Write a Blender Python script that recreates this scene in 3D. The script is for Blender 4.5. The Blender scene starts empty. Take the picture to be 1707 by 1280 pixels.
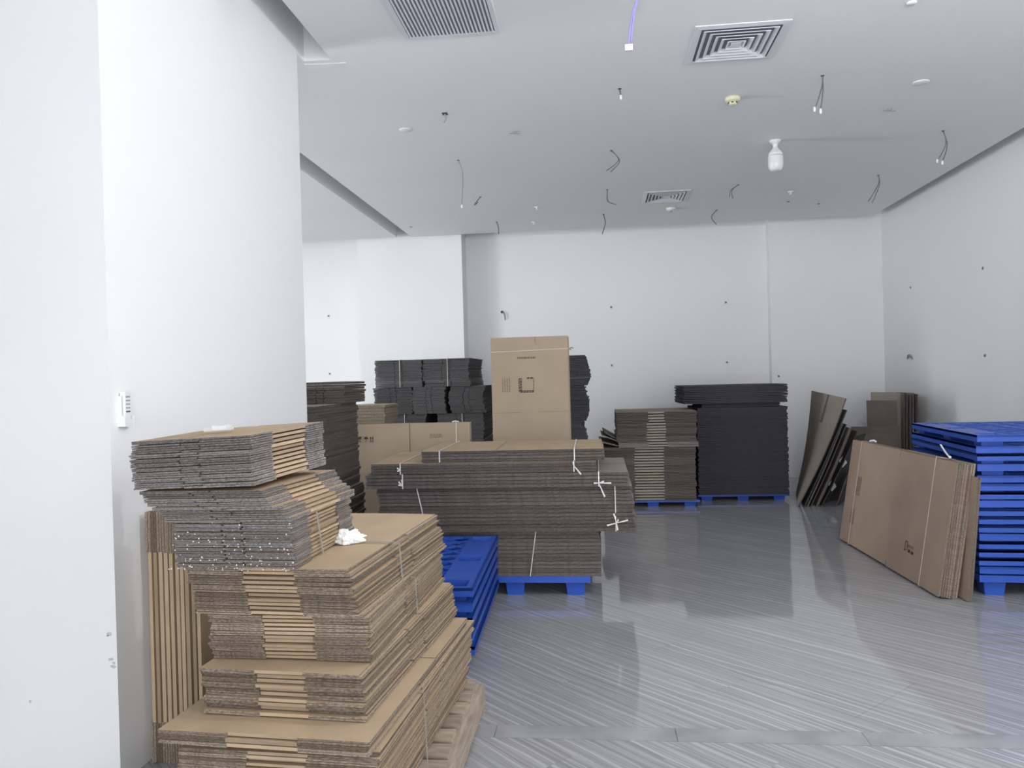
import bpy, bmesh, math, random
from mathutils import Matrix, Vector, Euler, noise as mnoise
random.seed(11)
R = math.radians
scene = bpy.context.scene
COL = scene.collection

# ------------------------------------------------------------------ camera
YAW, PITCH, ROLL, FPX = 0.1072, 0.006, -0.027, 1300.0
cam_d = bpy.data.cameras.new('camera')
cam_d.sensor_fit = 'HORIZONTAL'; cam_d.sensor_width = 36.0
cam_d.lens = 36.0 * FPX / 1707.0
cam_d.clip_start = 0.05; cam_d.clip_end = 100
cam = bpy.data.objects.new('camera', cam_d); COL.objects.link(cam)
fwd = Vector((-math.sin(YAW)*math.cos(PITCH), math.cos(YAW)*math.cos(PITCH), -math.sin(PITCH)))
r0 = Vector((math.cos(YAW), math.sin(YAW), 0)); u0 = r0.cross(fwd)
rt = r0*math.cos(ROLL) + u0*math.sin(ROLL); up = -r0*math.sin(ROLL) + u0*math.cos(ROLL)
mw = Matrix((rt, up, -fwd)).transposed().to_4x4(); mw.translation = Vector((0, 0, 1.58))
cam.matrix_world = mw
scene.camera = cam

# ------------------------------------------------------------------ world, light, exposure
world = bpy.data.worlds.new('world'); scene.world = world; world.use_nodes = True
world.node_tree.nodes['Background'].inputs[0].default_value = (0.8, 0.87, 1, 1)
world.node_tree.nodes['Background'].inputs[1].default_value = 0.05
vs = scene.view_settings
vs.view_transform = 'Standard'; vs.look = 'None'; vs.gamma = 1.0; vs.use_curve_mapping = False
vs.exposure = 1.14
LAMP_POWER = 62.0
# lit ceiling bulbs, all outside the picture: (x, y, power factor, place)
LIT = [(1.75, 2.99, 0.50, 'ahead of the camera on the right'),
       (3.29, 1.44, 0.55, 'level with the camera on its right'),
       (0.2, 2.99, 0.18, 'ahead of the camera on the left')]
# added area light brightening the ceiling, through an unseen opening behind the camera
front_fill = bpy.data.lights.new('front_fill_light', 'AREA'); front_fill.shape = 'RECTANGLE'; front_fill.size = 6.0; front_fill.size_y = 3.0
front_fill.energy = 185.0; front_fill.color = (0.95, 0.97, 1.0)
wo = bpy.data.objects.new('front_fill_light', front_fill); COL.objects.link(wo)
wo.location = (1.2, -4.25, 1.6); wo.rotation_euler = (R(90), 0, 0)
win2 = bpy.data.lights.new('side_daylight', 'AREA'); win2.shape = 'RECTANGLE'; win2.size = 1.8; win2.size_y = 2.8
win2.energy = 162.0; win2.color = (0.95, 0.985, 1.0)
wo2 = bpy.data.objects.new('side_daylight', win2); COL.objects.link(wo2)
wo2.location = (-9.25, 6.15, 1.6); wo2.rotation_euler = (R(90), 0, R(-90))
LAMP_COL = (0.97, 0.975, 1.0)

# ------------------------------------------------------------------ materials
def new_mat(name):
    m = bpy.data.materials.new(name); m.use_nodes = True
    return m, m.node_tree.nodes, m.node_tree.links, m.node_tree.nodes['Principled BSDF']

def mat(name, col, rough=0.6, spec=0.4, var=0.0, scale=6.0, stretch=(1, 1, 1), bump=0.0, bscale=60.0,
        rnd=0.0, metallic=0.0, emit=None, detail=4.0):
    m, N, L, b = new_mat(name)
    b.inputs['Roughness'].default_value = rough
    b.inputs['Specular IOR Level'].default_value = spec
    b.inputs['Metallic'].default_value = metallic
    b.inputs['Base Color'].default_value = (*col, 1)
    if var or bump or rnd:
        tc = N.new('ShaderNodeTexCoord'); mp = N.new('ShaderNodeMapping')
        mp.inputs['Scale'].default_value = stretch
        L.new(tc.outputs['Object'], mp.inputs['Vector'])
    if var or rnd:
        nz = N.new('ShaderNodeTexNoise'); nz.inputs['Scale'].default_value = scale
        nz.inputs['Detail'].default_value = detail
        L.new(mp.outputs[0], nz.inputs['Vector'])
        mr = N.new('ShaderNodeMapRange')
        mr.inputs[1].default_value = 0.3; mr.inputs[2].default_value = 0.7
        mr.inputs[3].default_value = 1 - var; mr.inputs[4].default_value = 1 + var
        L.new(nz.outputs[0], mr.inputs[0])
        fac = mr.outputs[0]
        if rnd:
            oi = N.new('ShaderNodeObjectInfo'); m2 = N.new('ShaderNodeMapRange')
            m2.inputs[3].default_value = 1 - rnd; m2.inputs[4].default_value = 1 + rnd
            L.new(oi.outputs['Random'], m2.inputs[0])
            mm = N.new('ShaderNodeMath'); mm.operation = 'MULTIPLY'
            L.new(fac, mm.inputs[0]); L.new(m2.outputs[0], mm.inputs[1]); fac = mm.outputs[0]
        vm = N.new('ShaderNodeVectorMath'); vm.operation = 'SCALE'
        vm.inputs[0].default_value = col; L.new(fac, vm.inputs['Scale'])
        L.new(vm.outputs[0], b.inputs['Base Color'])
    if bump:
        nb = N.new('ShaderNodeTexNoise'); nb.inputs['Scale'].default_value = bscale
        L.new(mp.outputs[0], nb.inputs['Vector'])
        bp = N.new('ShaderNodeBump'); bp.inputs['Strength'].default_value = bump; bp.inputs['Distance'].default_value = 0.01
        L.new(nb.outputs[0], bp.inputs['Height']); L.new(bp.outputs[0], b.inputs['Normal'])
    if emit:
        b.inputs['Emission Color'].default_value = (*emit[0], 1)
        b.inputs['Emission Strength'].default_value = emit[1]
    return m

M = {}
M['wall'] = mat('white_wall_paint', (0.865, 0.868, 0.873), 0.55, 0.3, var=0.012, scale=1.3, bump=0.03, bscale=40)
M['ceiling'] = mat('ceiling_paint', (0.84, 0.845, 0.86), 0.7, 0.2, var=0.012, scale=0.8)
M['plenum'] = mat('slot_board', (0.55, 0.56, 0.58), 0.8, 0.1)
M['grout'] = mat('grout', (0.42, 0.42, 0.43), 0.7, 0.2)
M['kraft'] = mat('kraft_board', (0.46, 0.345, 0.225), 0.72, 0.2, var=0.07, scale=3.5, rnd=0.06)
M['kraft_grey'] = mat('kraft_board_greyish', (0.40, 0.318, 0.232), 0.72, 0.2, var=0.06, scale=2.5, rnd=0.05)
M['kraft_fold'] = mat('kraft_fold', (0.40, 0.30, 0.20), 0.75, 0.2, var=0.10, scale=9, rnd=0.25)
M['board_brown'] = mat('dark_brown_board', (0.155, 0.128, 0.112), 0.8, 0.15, var=0.12, scale=5)
M['kraft_pink'] = mat('kraft_board_pinkish', (0.385, 0.285, 0.215), 0.72, 0.2, var=0.07, scale=3.0, rnd=0.06)
M['kraft_dull'] = mat('kraft_board_dull', (0.30, 0.255, 0.215), 0.75, 0.2, var=0.07, scale=3.0, rnd=0.07)
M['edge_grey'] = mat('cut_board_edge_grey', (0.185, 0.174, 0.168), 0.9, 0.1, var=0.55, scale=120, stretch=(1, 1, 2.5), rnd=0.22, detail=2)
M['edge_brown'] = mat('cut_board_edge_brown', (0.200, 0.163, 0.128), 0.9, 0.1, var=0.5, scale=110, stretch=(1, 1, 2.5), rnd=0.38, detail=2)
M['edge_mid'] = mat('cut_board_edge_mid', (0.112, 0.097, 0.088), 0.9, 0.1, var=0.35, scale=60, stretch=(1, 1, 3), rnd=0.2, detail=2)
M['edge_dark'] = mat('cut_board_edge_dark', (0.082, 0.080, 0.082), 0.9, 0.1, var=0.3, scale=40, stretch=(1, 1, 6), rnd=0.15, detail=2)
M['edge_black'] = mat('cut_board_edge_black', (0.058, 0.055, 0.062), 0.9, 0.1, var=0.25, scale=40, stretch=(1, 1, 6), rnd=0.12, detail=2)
M['board_black'] = mat('dark_board', (0.10, 0.094, 0.092), 0.8, 0.15, var=0.12, scale=5)
M['ink'] = mat('print_ink', (0.075, 0.06, 0.05), 0.7, 0.1)
M['ink_pale'] = mat('print_ink_faded', (0.20, 0.155, 0.115), 0.7, 0.1)
M['crease'] = mat('board_crease', (0.25, 0.19, 0.135), 0.8, 0.1)
M['strap'] = mat('white_plastic_strap', (0.72, 0.71, 0.69), 0.45, 0.4)
M['twine'] = mat('grey_twine', (0.30, 0.29, 0.25), 0.7, 0.2)
M['string_pink'] = mat('pale_string', (0.62, 0.55, 0.50), 0.6, 0.2)
M['blue'] = mat('blue_plastic', (0.022, 0.082, 0.42), 0.38, 0.45, var=0.08, scale=4, rnd=0.05)
M['wood'] = mat('pallet_wood', (0.36, 0.29, 0.225), 0.8, 0.15, var=0.28, scale=7, stretch=(1, 9, 9), rnd=0.15)
M['wood_side'] = mat('pallet_stringer_wood', (0.33, 0.275, 0.22), 0.8, 0.15, var=0.25, scale=7, stretch=(9, 1, 9), rnd=0.1)
M['white_plastic'] = mat('white_plastic', (0.83, 0.84, 0.85), 0.35, 0.45)
M['cream_plastic'] = mat('cream_plastic', (0.72, 0.71, 0.50), 0.45, 0.4)
M['grey_plastic'] = mat('grey_plastic', (0.33, 0.34, 0.36), 0.5, 0.3)
M['dark_plastic'] = mat('dark_plastic', (0.06, 0.06, 0.07), 0.6, 0.3)
M['metal'] = mat('galvanised_metal', (0.55, 0.56, 0.58), 0.35, 0.5, metallic=0.8)
M['vent'] = mat('vent_aluminium', (0.74, 0.76, 0.80), 0.45, 0.4)
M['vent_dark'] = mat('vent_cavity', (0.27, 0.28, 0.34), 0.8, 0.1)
M['wire_dark'] = mat('grey_wire', (0.16, 0.16, 0.17), 0.5, 0.3)
M['wire_grey'] = mat('pale_grey_wire', (0.30, 0.30, 0.32), 0.5, 0.3)
M['wire_purple'] = mat('purple_wire', (0.34, 0.30, 0.72), 0.45, 0.3)
M['paper'] = mat('white_tissue', (0.86, 0.86, 0.86), 0.8, 0.1)
M['foam'] = mat('white_foam', (0.85, 0.85, 0.85), 0.8, 0.1)
M['bulb'] = mat('opal_bulb', (0.80, 0.81, 0.83), 0.3, 0.5)
M['threshold'] = mat('threshold_marble', (0.31, 0.312, 0.32), 0.25, 0.4, var=0.20, scale=4.0, rnd=0.05)
# the translucent tape scrap
tm, N_, L_, b_ = new_mat('clear_tape'); b_.inputs['Base Color'].default_value = (0.85, 0.86, 0.86, 1)
b_.inputs['Roughness'].default_value = 0.25; b_.inputs['Alpha'].default_value = 0.75
M['tape'] = tm

def floor_mat():
    m, N, L, b = new_mat('striped_marble_tile')
    tc = N.new('ShaderNodeTexCoord'); oi = N.new('ShaderNodeObjectInfo')
    rot = N.new('ShaderNodeMapping'); rot.inputs['Rotation'].default_value = (0, 0, R(45))
    L.new(tc.outputs['Object'], rot.inputs['Vector'])
    off = N.new('ShaderNodeMath'); off.operation = 'MULTIPLY'; off.inputs[1].default_value = 0.12
    L.new(oi.outputs['Random'], off.inputs[0])
    cx = N.new('ShaderNodeCombineXYZ'); L.new(off.outputs[0], cx.inputs[2])
    add = N.new('ShaderNodeVectorMath'); add.operation = 'ADD'
    L.new(rot.outputs[0], add.inputs[0]); L.new(cx.outputs[0], add.inputs[1])
    def streak(su, sv, sc, det, dist=0.0):
        mp = N.new('ShaderNodeMapping'); mp.inputs['Scale'].default_value = (su, sv, 1)
        L.new(add.outputs[0], mp.inputs['Vector'])
        n = N.new('ShaderNodeTexNoise'); n.inputs['Scale'].default_value = sc; n.inputs['Detail'].default_value = det
        n.inputs['Distortion'].default_value = dist
        L.new(mp.outputs[0], n.inputs['Vector']); return n.outputs[0]
    def ramp(inp, stops):
        r = N.new('ShaderNodeValToRGB'); el = r.color_ramp.elements
        el[0].position, el[0].color = stops[0][0], (stops[0][1],)*3 + (1,)
        el[1].position, el[1].color = stops[1][0], (stops[1][1],)*3 + (1,)
        for p, v in stops[2:]:
            e = el.new(p); e.color = (v, v, v, 1)
        L.new(inp, r.inputs[0]); return r.outputs[0]
    def wave(sc, su, dist, dsc, stops, mask):
        mp = N.new('ShaderNodeMapping'); mp.inputs['Scale'].default_value = (su, 1, 1)
        L.new(add.outputs[0], mp.inputs['Vector'])
        w = N.new('ShaderNodeTexWave'); w.wave_type = 'BANDS'; w.bands_direction = 'Y'
        w.inputs['Scale'].default_value = sc; w.inputs['Distortion'].default_value = dist
        w.inputs['Detail'].default_value = 1.0; w.inputs['Detail Scale'].default_value = dsc
        L.new(mp.outputs[0], w.inputs['Vector'])
        r_ = ramp(w.outputs['Fac'], stops); mk = ramp(mask, [(0.35, 0.15), (0.62, 1.0)])
        mu = N.new('ShaderNodeMix'); mu.data_type = 'RGBA'; mu.blend_type = 'MULTIPLY'; mu.inputs[0].default_value = 1
        L.new(r_, mu.inputs[6]); L.new(mk, mu.inputs[7]); return mu.outputs[2]
    fine = ramp(streak(0.3, 60, 1.0, 3.0), [(0.3, 0.245), (0.7, 0.345)])
    v1 = wave(5.6, 0.12, 5.0, 1.6, [(0.80, 0.0), (0.98, 0.95)], streak(0.5, 9, 1.0, 1.0))
    v2 = wave(12.5, 0.10, 7.0, 2.2, [(0.70, 0.0), (1.0, 0.6)], streak(0.6, 14, 1.3, 1.0))
    cl = ramp(streak(0.6, 0.8, 1.0, 2.0), [(0.3, 0.9), (0.7, 1.08)])
    mx = N.new('ShaderNodeMix'); mx.data_type = 'RGBA'; mx.blend_type = 'LIGHTEN'
    mx.inputs[0].default_value = 1.0
    L.new(v1, mx.inputs[6]); L.new(v2, mx.inputs[7])
    mv = N.new('ShaderNodeMix'); mv.data_type = 'RGBA'
    fm = N.new('ShaderNodeMath'); fm.operation = 'MULTIPLY'; fm.inputs[1].default_value = 0.75
    L.new(mx.outputs[2], fm.inputs[0]); L.new(fm.outputs[0], mv.inputs[0])
    L.new(fine, mv.inputs[6]); mv.inputs[7].default_value = (0.50, 0.51, 0.525, 1)
    ml = N.new('ShaderNodeMix'); ml.data_type = 'RGBA'; ml.blend_type = 'MULTIPLY'; ml.inputs[0].default_value = 1
    L.new(mv.outputs[2], ml.inputs[6]); L.new(cl, ml.inputs[7])
    tint = N.new('ShaderNodeMix'); tint.data_type = 'RGBA'; tint.blend_type = 'MULTIPLY'; tint.inputs[0].default_value = 1
    L.new(ml.outputs[2], tint.inputs[6]); tint.inputs[7].default_value = (0.985, 0.99, 1.02, 1)
    L.new(tint.outputs[2], b.inputs['Base Color'])
    b.inputs['Roughness'].default_value = 0.055
    b.inputs['Specular IOR Level'].default_value = 0.5
    return m
M['tile'] = floor_mat()

# ------------------------------------------------------------------ mesh helpers
class MB:
    def __init__(self): self.v, self.f, self.m = [], [], []
    def hexa(self, p, mats=0):
        # p: 8 points, bottom 0-3 (ccw from above), top 4-7. mats: int or 6 (bottom, top, -y, +x, +y, -x)
        k = len(self.v); self.v += [tuple(q) for q in p]
        fs = [(0, 3, 2, 1), (4, 5, 6, 7), (0, 1, 5, 4), (1, 2, 6, 5), (2, 3, 7, 6), (3, 0, 4, 7)]
        for i, f in enumerate(fs):
            self.f.append(tuple(k+j for j in f)); self.m.append(mats if isinstance(mats, int) else mats[i])
    def box(self, x0, x1, y0, y1, z0, z1, mats=0):
        self.hexa([(x0, y0, z0), (x1, y0, z0), (x1, y1, z0), (x0, y1, z0),
                   (x0, y0, z1), (x1, y0, z1), (x1, y1, z1), (x0, y1, z1)], mats)
    def prism(self, poly, z0, z1, m=0, mside=None):
        k = len(self.v); n = len(poly)
        self.v += [(x, y, z0) for x, y in poly] + [(x, y, z1) for x, y in poly]
        self.f.append(tuple(k+i for i in reversed(range(n)))); self.m.append(m)
        self.f.append(tuple(k+n+i for i in range(n))); self.m.append(m)
        for i in range(n):
            j = (i+1) % n
            self.f.append((k+i, k+j, k+n+j, k+n+i)); self.m.append(m if mside is None else mside)
    def tube(self, pts, r, n=6, m=0, cap=True):
        pts = [Vector(p) for p in pts]; k0 = len(self.v); prev = None
        for i, p in enumerate(pts):
            t = (pts[min(i+1, len(pts)-1)] - pts[max(i-1, 0)]).normalized()
            a = prev if prev is not None else (Vector((1, 0, 0)) if abs(t.x) < 0.8 else Vector((0, 1, 0)))
            a = (a - t*a.dot(t)).normalized(); b = t.cross(a); prev = a
            rr = r[i] if isinstance(r, (list, tuple)) else r
            for j in range(n):
                an = 2*math.pi*j/n
                self.v.append(tuple(p + a*math.cos(an)*rr + b*math.sin(an)*rr))
        for i in range(len(pts)-1):
            for j in range(n):
                j2 = (j+1) % n
                self.f.append((k0+i*n+j, k0+i*n+j2, k0+(i+1)*n+j2, k0+(i+1)*n+j)); self.m.append(m)
        if cap:
            self.f.append(tuple(k0+j for j in reversed(range(n)))); self.m.append(m)
            e = k0+(len(pts)-1)*n
            self.f.append(tuple(e+j for j in range(n))); self.m.append(m)
    def lathe(self, prof, c, n=20, m=0, flip=False):
        # prof: (radius, z) list; around vertical axis through c
        k0 = len(self.v)
        for r, z in prof:
            for j in range(n):
                an = 2*math.pi*j/n
                self.v.append((c[0]+r*math.cos(an), c[1]+r*math.sin(an), c[2]+z))
        for i in range(len(prof)-1):
            for j in range(n):
                j2 = (j+1) % n
                f = (k0+i*n+j, k0+i*n+j2, k0+(i+1)*n+j2, k0+(i+1)*n+j)
                self.f.append(f); self.m.append(m)
        self.f.append(tuple(k0+j for j in reversed(range(n)))); self.m.append(m)
        e = k0+(len(prof)-1)*n
        self.f.append(tuple(e+j for j in range(n))); self.m.append(m)
    def mesh(self, name, mats):
        me = bpy.data.meshes.new(name); me.from_pydata(self.v, [], self.f)
        for mm in (mats if isinstance(mats, (list, tuple)) else [mats]): me.materials.append(M[mm])
        for p, i in zip(me.polygons, self.m): p.material_index = i
        bm = bmesh.new(); bm.from_mesh(me); bmesh.ops.recalc_face_normals(bm, faces=bm.faces); bm.to_mesh(me); bm.free()
        me.update(); return me
    def build(self, name, mats, parent=None, smooth=False):
        o = link(name, self.mesh(name, mats), parent)
        if smooth:
            for p in o.data.polygons: p.use_smooth = True
        return o

def link(name, data, parent=None, loc=None, rot=None):
    o = bpy.data.objects.new(name, data); COL.objects.link(o)
    if parent is not None: o.parent = parent
    if loc is not None: o.location = loc
    if rot is not None: o.rotation_euler = rot
    return o
def tag(o, label=None, cat=None, group=None, kind=None):
    if label: o['label'] = label
    if cat: o['category'] = cat
    if group: o['group'] = group
    if kind: o['kind'] = kind
    return o
def empty(name, loc=(0, 0, 0), rot=(0, 0, 0)):
    o = link(name, None, None, loc, rot); o.empty_display_size = 0.1; return o
def struct(o, label, cat): return tag(o, label, cat, None, 'structure')
def clip_poly(poly, x0, x1, y0, y1):
    def cut(pl, ins, inter):
        out = []
        for i in range(len(pl)):
            a, b = pl[i-1], pl[i]
            if ins(b):
                if not ins(a): out.append(inter(a, b))
                out.append(b)
            elif ins(a): out.append(inter(a, b))
        return out
    def ix(x): return lambda a, b: (x, a[1]+(b[1]-a[1])*(x-a[0])/(b[0]-a[0]))
    def iy(y): return lambda a, b: (a[0]+(b[0]-a[0])*(y-a[1])/(b[1]-a[1]), y)
    for ins, it in ((lambda p: p[0] >= x0-1e-9, ix(x0)), (lambda p: p[0] <= x1+1e-9, ix(x1)),
                    (lambda p: p[1] >= y0-1e-9, iy(y0)), (lambda p: p[1] <= y1+1e-9, iy(y1))):
        if len(poly) < 3: return []
        poly = cut(poly, ins, it)
    out = []
    for p in poly:
        if not out or (abs(p[0]-out[-1][0])+abs(p[1]-out[-1][1])) > 1e-5: out.append(p)
    if len(out) > 1 and abs(out[0][0]-out[-1][0])+abs(out[0][1]-out[-1][1]) < 1e-5: out.pop()
    return out
def smooth_pts(pts, n=6):
    P = [Vector(p) for p in pts]
    if len(P) < 3: return P
    out = []
    for i in range(len(P)-1):
        p0, p1, p2, p3 = P[max(i-1, 0)], P[i], P[i+1], P[min(i+2, len(P)-1)]
        for k in range(n):
            t = k/n
            out.append(0.5*((2*p1)+(p2-p0)*t+(2*p0-5*p1+4*p2-p3)*t*t+(3*p1-p0-3*p2+p3)*t**3))
    out.append(P[-1]); return out

# ------------------------------------------------------------------ the room
H, HP = 3.8, 4.12
XL, XR, YF, YN = -9.0, 4.24, -4.0, 12.2      # left, right, behind the camera, niche wall
PX, PY0, PY1 = -1.93, 2.92, 5.05             # the pillar
def wallbox(name, label, *b):
    m = MB(); m.box(*b); return struct(m.build(name, 'wall'), label, 'wall')
pillar = wallbox('wall_pillar', 'broad white wall block filling the left of the picture', XL, PX, PY0, PY1, 0, HP)
wallbox('wall_right', 'plain white wall on the right with four fixing holes', XR, XR+.2, YF-.2, YN+.4, 0, HP+.1)
m = MB(); m.box(XL-.2, -2.6, YF-.2, YF, 0, HP+.1); m.box(3.8, XR, YF-.2, YF, 0, HP+.1); m.box(-2.6, 3.8, YF-.2, YF, 3.2, HP+.1)  # the opening is added to let the front area light in
struct(m.build('wall_front', 'wall'), 'white wall behind the camera with an opening added for light', 'wall')
m = MB(); m.box(XL-.2, XL, YF, 5.15, 0, HP+.1); m.box(XL-.2, XL, 7.2, YN+.4, 0, HP+.1); m.box(XL-.2, XL, 5.15, 7.2, 3.1, HP+.1)
struct(m.build('wall_left', 'wall'), 'far left white wall with an open shop front, hidden behind the pillar', 'wall')
wallbox('wall_back', 'white back wall with fixing holes, recessed between the piers', XL, XR, YN, YN+.2, 0, HP+.1)
wallbox('wall_back_pier', 'white square pier standing out of the back wall behind the dark bundles', -3.63, -1.99, 11.8, YN, 0, HP)
wallbox('wall_back_right', 'shallow white wall projection in the far right corner', 2.625, XR, 12.03, YN, 0, HP)

fl = MB(); fl.box(XL, XR, YF, YN, -0.10, -0.012)
floor = struct(fl.build('floor', 'grout'), 'glossy grey striped tile floor', 'floor')
def tile_area(y0, y1):
    A, B, g = 1.2, 0.6, 0.0006
    s = math.sqrt(0.5)
    for i in range(-16, 17):
        for j in range(-30, 31):
            u0_, v0_ = i*A + (0.6 if j % 2 else 0.0), j*B + 4.0
            q = [(u0_+g, v0_+g), (u0_+A-g, v0_+g), (u0_+A-g, v0_+B-g), (u0_+g, v0_+B-g)]
            poly = [((u+v)*s, (v-u)*s) for u, v in q]
            poly = clip_poly(poly, -5.4, XR, y0, y1)
            if len(poly) < 3: continue
            xs = [p[0] for p in poly]; ys = [p[1] for p in poly]
            if (max(xs)-min(xs))*(max(ys)-min(ys)) < 0.01: continue
            if max(xs) < PX and min(ys) > PY0 and max(ys) < PY1: continue
            m = MB(); m.prism(poly, -0.012, 0.0); m.build('tile', 'tile', floor)
tile_area(3.535, YN); tile_area(YF, 3.405)
for i, (a, b) in enumerate([(PX, -0.49), (-0.488, 0.31), (0.312, 1.11), (1.112, 1.91), (1.912, 2.71), (2.712, 3.51), (3.512, XR)]):
    m = MB(); m.box(a, b, 3.407, 3.533, -0.012, 0.0005); m.build('threshold_slab', 'threshold', floor)

ce = MB()
ce.box(-1.74, 4.03, YF, 5.19, H, HP); ce.box(-2.75, 4.03, 5.19, 11.70, H, HP)
ce.box(XL, -1.932, PY1, 5.189, H, HP); ce.box(XL, -2.97, 5.19, 11.70, H, HP); ce.box(XL, -1.9, YF, PY0-.18, H, HP)
ceil = struct(ce.build('ceiling', 'ceiling'), 'flat grey white suspended ceiling with wires hanging from it', 'ceiling')
pl = MB(); pl.box(XL, XR, YF, YN, HP, HP+.1)
struct(pl.build('ceiling_upper', 'plenum'), 'upper board above the slots around the ceiling', 'ceiling')
tr = MB(); tr.prism([(-1.95, 5.235), (-1.66, 5.255), (-1.95, 5.36)], H-.004, H+.02)  # white prism shaped as a thin wedge of light leaking from the slot
struct(tr.build('leaked_light_wedge', 'white_plastic'), 'small white wedge imitating leaked light beside the pillar top', 'light wedge')

for x, z, r in [(-1.962, .605, .012), (-1.968, .60, .007), (-1.957, .505, .010), (-1.949, .475, .013), (-1.944, .49, .008), (-2.31, .33, .008)]:
    m = MB(); k = 9
    a_ = [(x+r*random.uniform(.5, 1.2)*math.cos(2*math.pi*i/k), z+.8*r*random.uniform(.5, 1.2)*math.sin(2*math.pi*i/k)) for i in range(k)]
    m.v = [(p, PY0, q) for p, q in a_]+[(p, PY0-.0012, q) for p, q in a_]
    m.f = [tuple(range(k)), tuple(range(k, 2*k))]+[(i, (i+1) % k, k+(i+1) % k, k+i) for i in range(k)]; m.m = [0]*(k+2)
    m.build('paint_chip', 'plenum', pillar)
# ------------------------------------------------------------------ cartons
def carton_mb(w, d, t, flap=0.34, slot=0.42, axis='y', jit=0.003, mb=None, off=(0, 0, 0), rot=0.0, fold=0):
    """one flattened carton: folds on the two sides, slotted flaps at the two ends (axis)."""
    if axis == 'x': w, d = d, w
    m = MB(); f = flap*d
    q = 0 if fold else random.choice([0, .002, .004, .007, .010]); fz = 0 if fold else random.uniform(.2, .34)*t
    m.box(-w/2+q, w/2-q, -d/2+f, d/2-f, fz, t, (0, 0, 1, 1 if fold else 2, 1, 1 if fold else 2))
    bt = t*(0.485 if fold else 0.42)
    for e in (-1, 1):
        for lay in (0, 1):
            s = -w/2 + (slot if lay == 0 else 1-slot)*w
            for (xa, xb) in ((-w/2, s-.004), (s+.004, w/2)):
                z0 = 0.0 if lay == 0 else t-bt-0.0003
                dz = random.uniform(-jit, jit)*0.5; dz = max(dz, -z0*0.8) if lay else max(dz, 0)
                if lay: dz = min(dz, 0.0006)
                dl = random.uniform(-jit, jit)
                ya = e*(d/2-f); yb = e*(d/2+dl)
                p = [(xa, ya, z0), (xb, ya, z0), (xb, yb, z0+dz), (xa, yb, z0+dz)]
                p += [(x, y, z+bt) for x, y, z in p]
                m.hexa(p, (0, 0, 1, 1, 1, 1))
    if axis == 'x': m.v = [(-y, x, z) for x, y, z in m.v]
    if mb is None: return m
    c, s_ = math.cos(rot), math.sin(rot); k = len(mb.v)
    mb.v += [(x*c-y*s_+off[0], x*s_+y*c+off[1], z+off[2]) for x, y, z in m.v]
    mb.f += [tuple(k+i for i in ff) for ff in m.f]; mb.m += m.m
    return mb

def strap_loop(parent, kind, pos, w, d, h, m='strap', wid=0.008, skew=0.0, thick=0.0022, gap=0.006, name='strap'):
    """flat strap round a bundle lying in local x[-w,0] y[0,d] z[0,h]; kind 'x' = at x=pos, runs front/top/back."""
    b = MB(); g = gap; a = wid/2
    if kind == 'x':
        x = pos
        def seg(xa, xb, y0, y1, z0, z1, vert):
            if vert:
                b.hexa([(xa-a, y0, z0), (xa+a, y0, z0), (xa+a, y1, z0), (xa-a, y1, z0),
                        (xb-a, y0, z1), (xb+a, y0, z1), (xb+a, y1, z1), (xb-a, y1, z1)])
            else:
                b.hexa([(xa-a, y0, z0), (xa+a, y0, z0), (xb+a, y1, z0), (xb-a, y1, z0),
                        (xa-a, y0, z1), (xa+a, y0, z1), (xb+a, y1, z1), (xb-a, y1, z1)])
        seg(x+skew, x, -g-thick, -g, -.0005, h+.001+thick, True)
        seg(x, x+skew*.6, -g-thick, d+g+thick, h+.001, h+.001+thick, False)
        seg(x+skew*.6, x+skew*.6, d+g, d+g+thick, -.0005, h+.001, True)
    else:
        y = pos
        b.hexa([(g, y+skew-a, -.0005), (g+thick, y+skew-a, -.0005), (g+thick, y+skew+a, -.0005), (g, y+skew+a, -.0005),
                (g, y-a, h+.001+thick), (g+thick, y-a, h+.001+thick), (g+thick, y+a, h+.001+thick), (g, y+a, h+.001+thick)])
        b.box(-w-g-thick, g+thick, y-a, y+a, h+.001, h+.001+thick)
        b.box(-w-g-thick, -w-g, y-a, y+a, -.0005, h+.001)
    return b.build(name, m, parent)

def knot(strap, x, y, z, size=0.05, ang=0.0, m='strap', ends=((0, 1.0), (170, .8), (250, .9)), wid=.006, normal='y'):
    """loose tied ends of a strap lying against a front face (normal y) : bars in the xz plane."""
    b = MB()
    for a, ln in ends:
        c, s = math.cos(R(a+ang)), math.sin(R(a+ang)); L = size*ln; n = (-s, c)
        q = [(-n[0]*wid*.4, -n[1]*wid*.4), (c*L-n[0]*wid, s*L-n[1]*wid), (c*L+n[0]*wid, s*L+n[1]*wid), (n[0]*wid*.4, n[1]*wid*.4)]
        k = [(x+px, y-.004, z+pz) for px, pz in q] + [(x+px, y-.001, z+pz) for px, pz in q]
        b.hexa([k[0], k[1], k[5], k[4], k[3], k[2], k[6], k[7]])
    b.lathe([(0.004, -.004), (0.006, 0), (.004, .004)], (x, y-.004, z), 8)
    return b.build('knot', m, strap)

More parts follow.
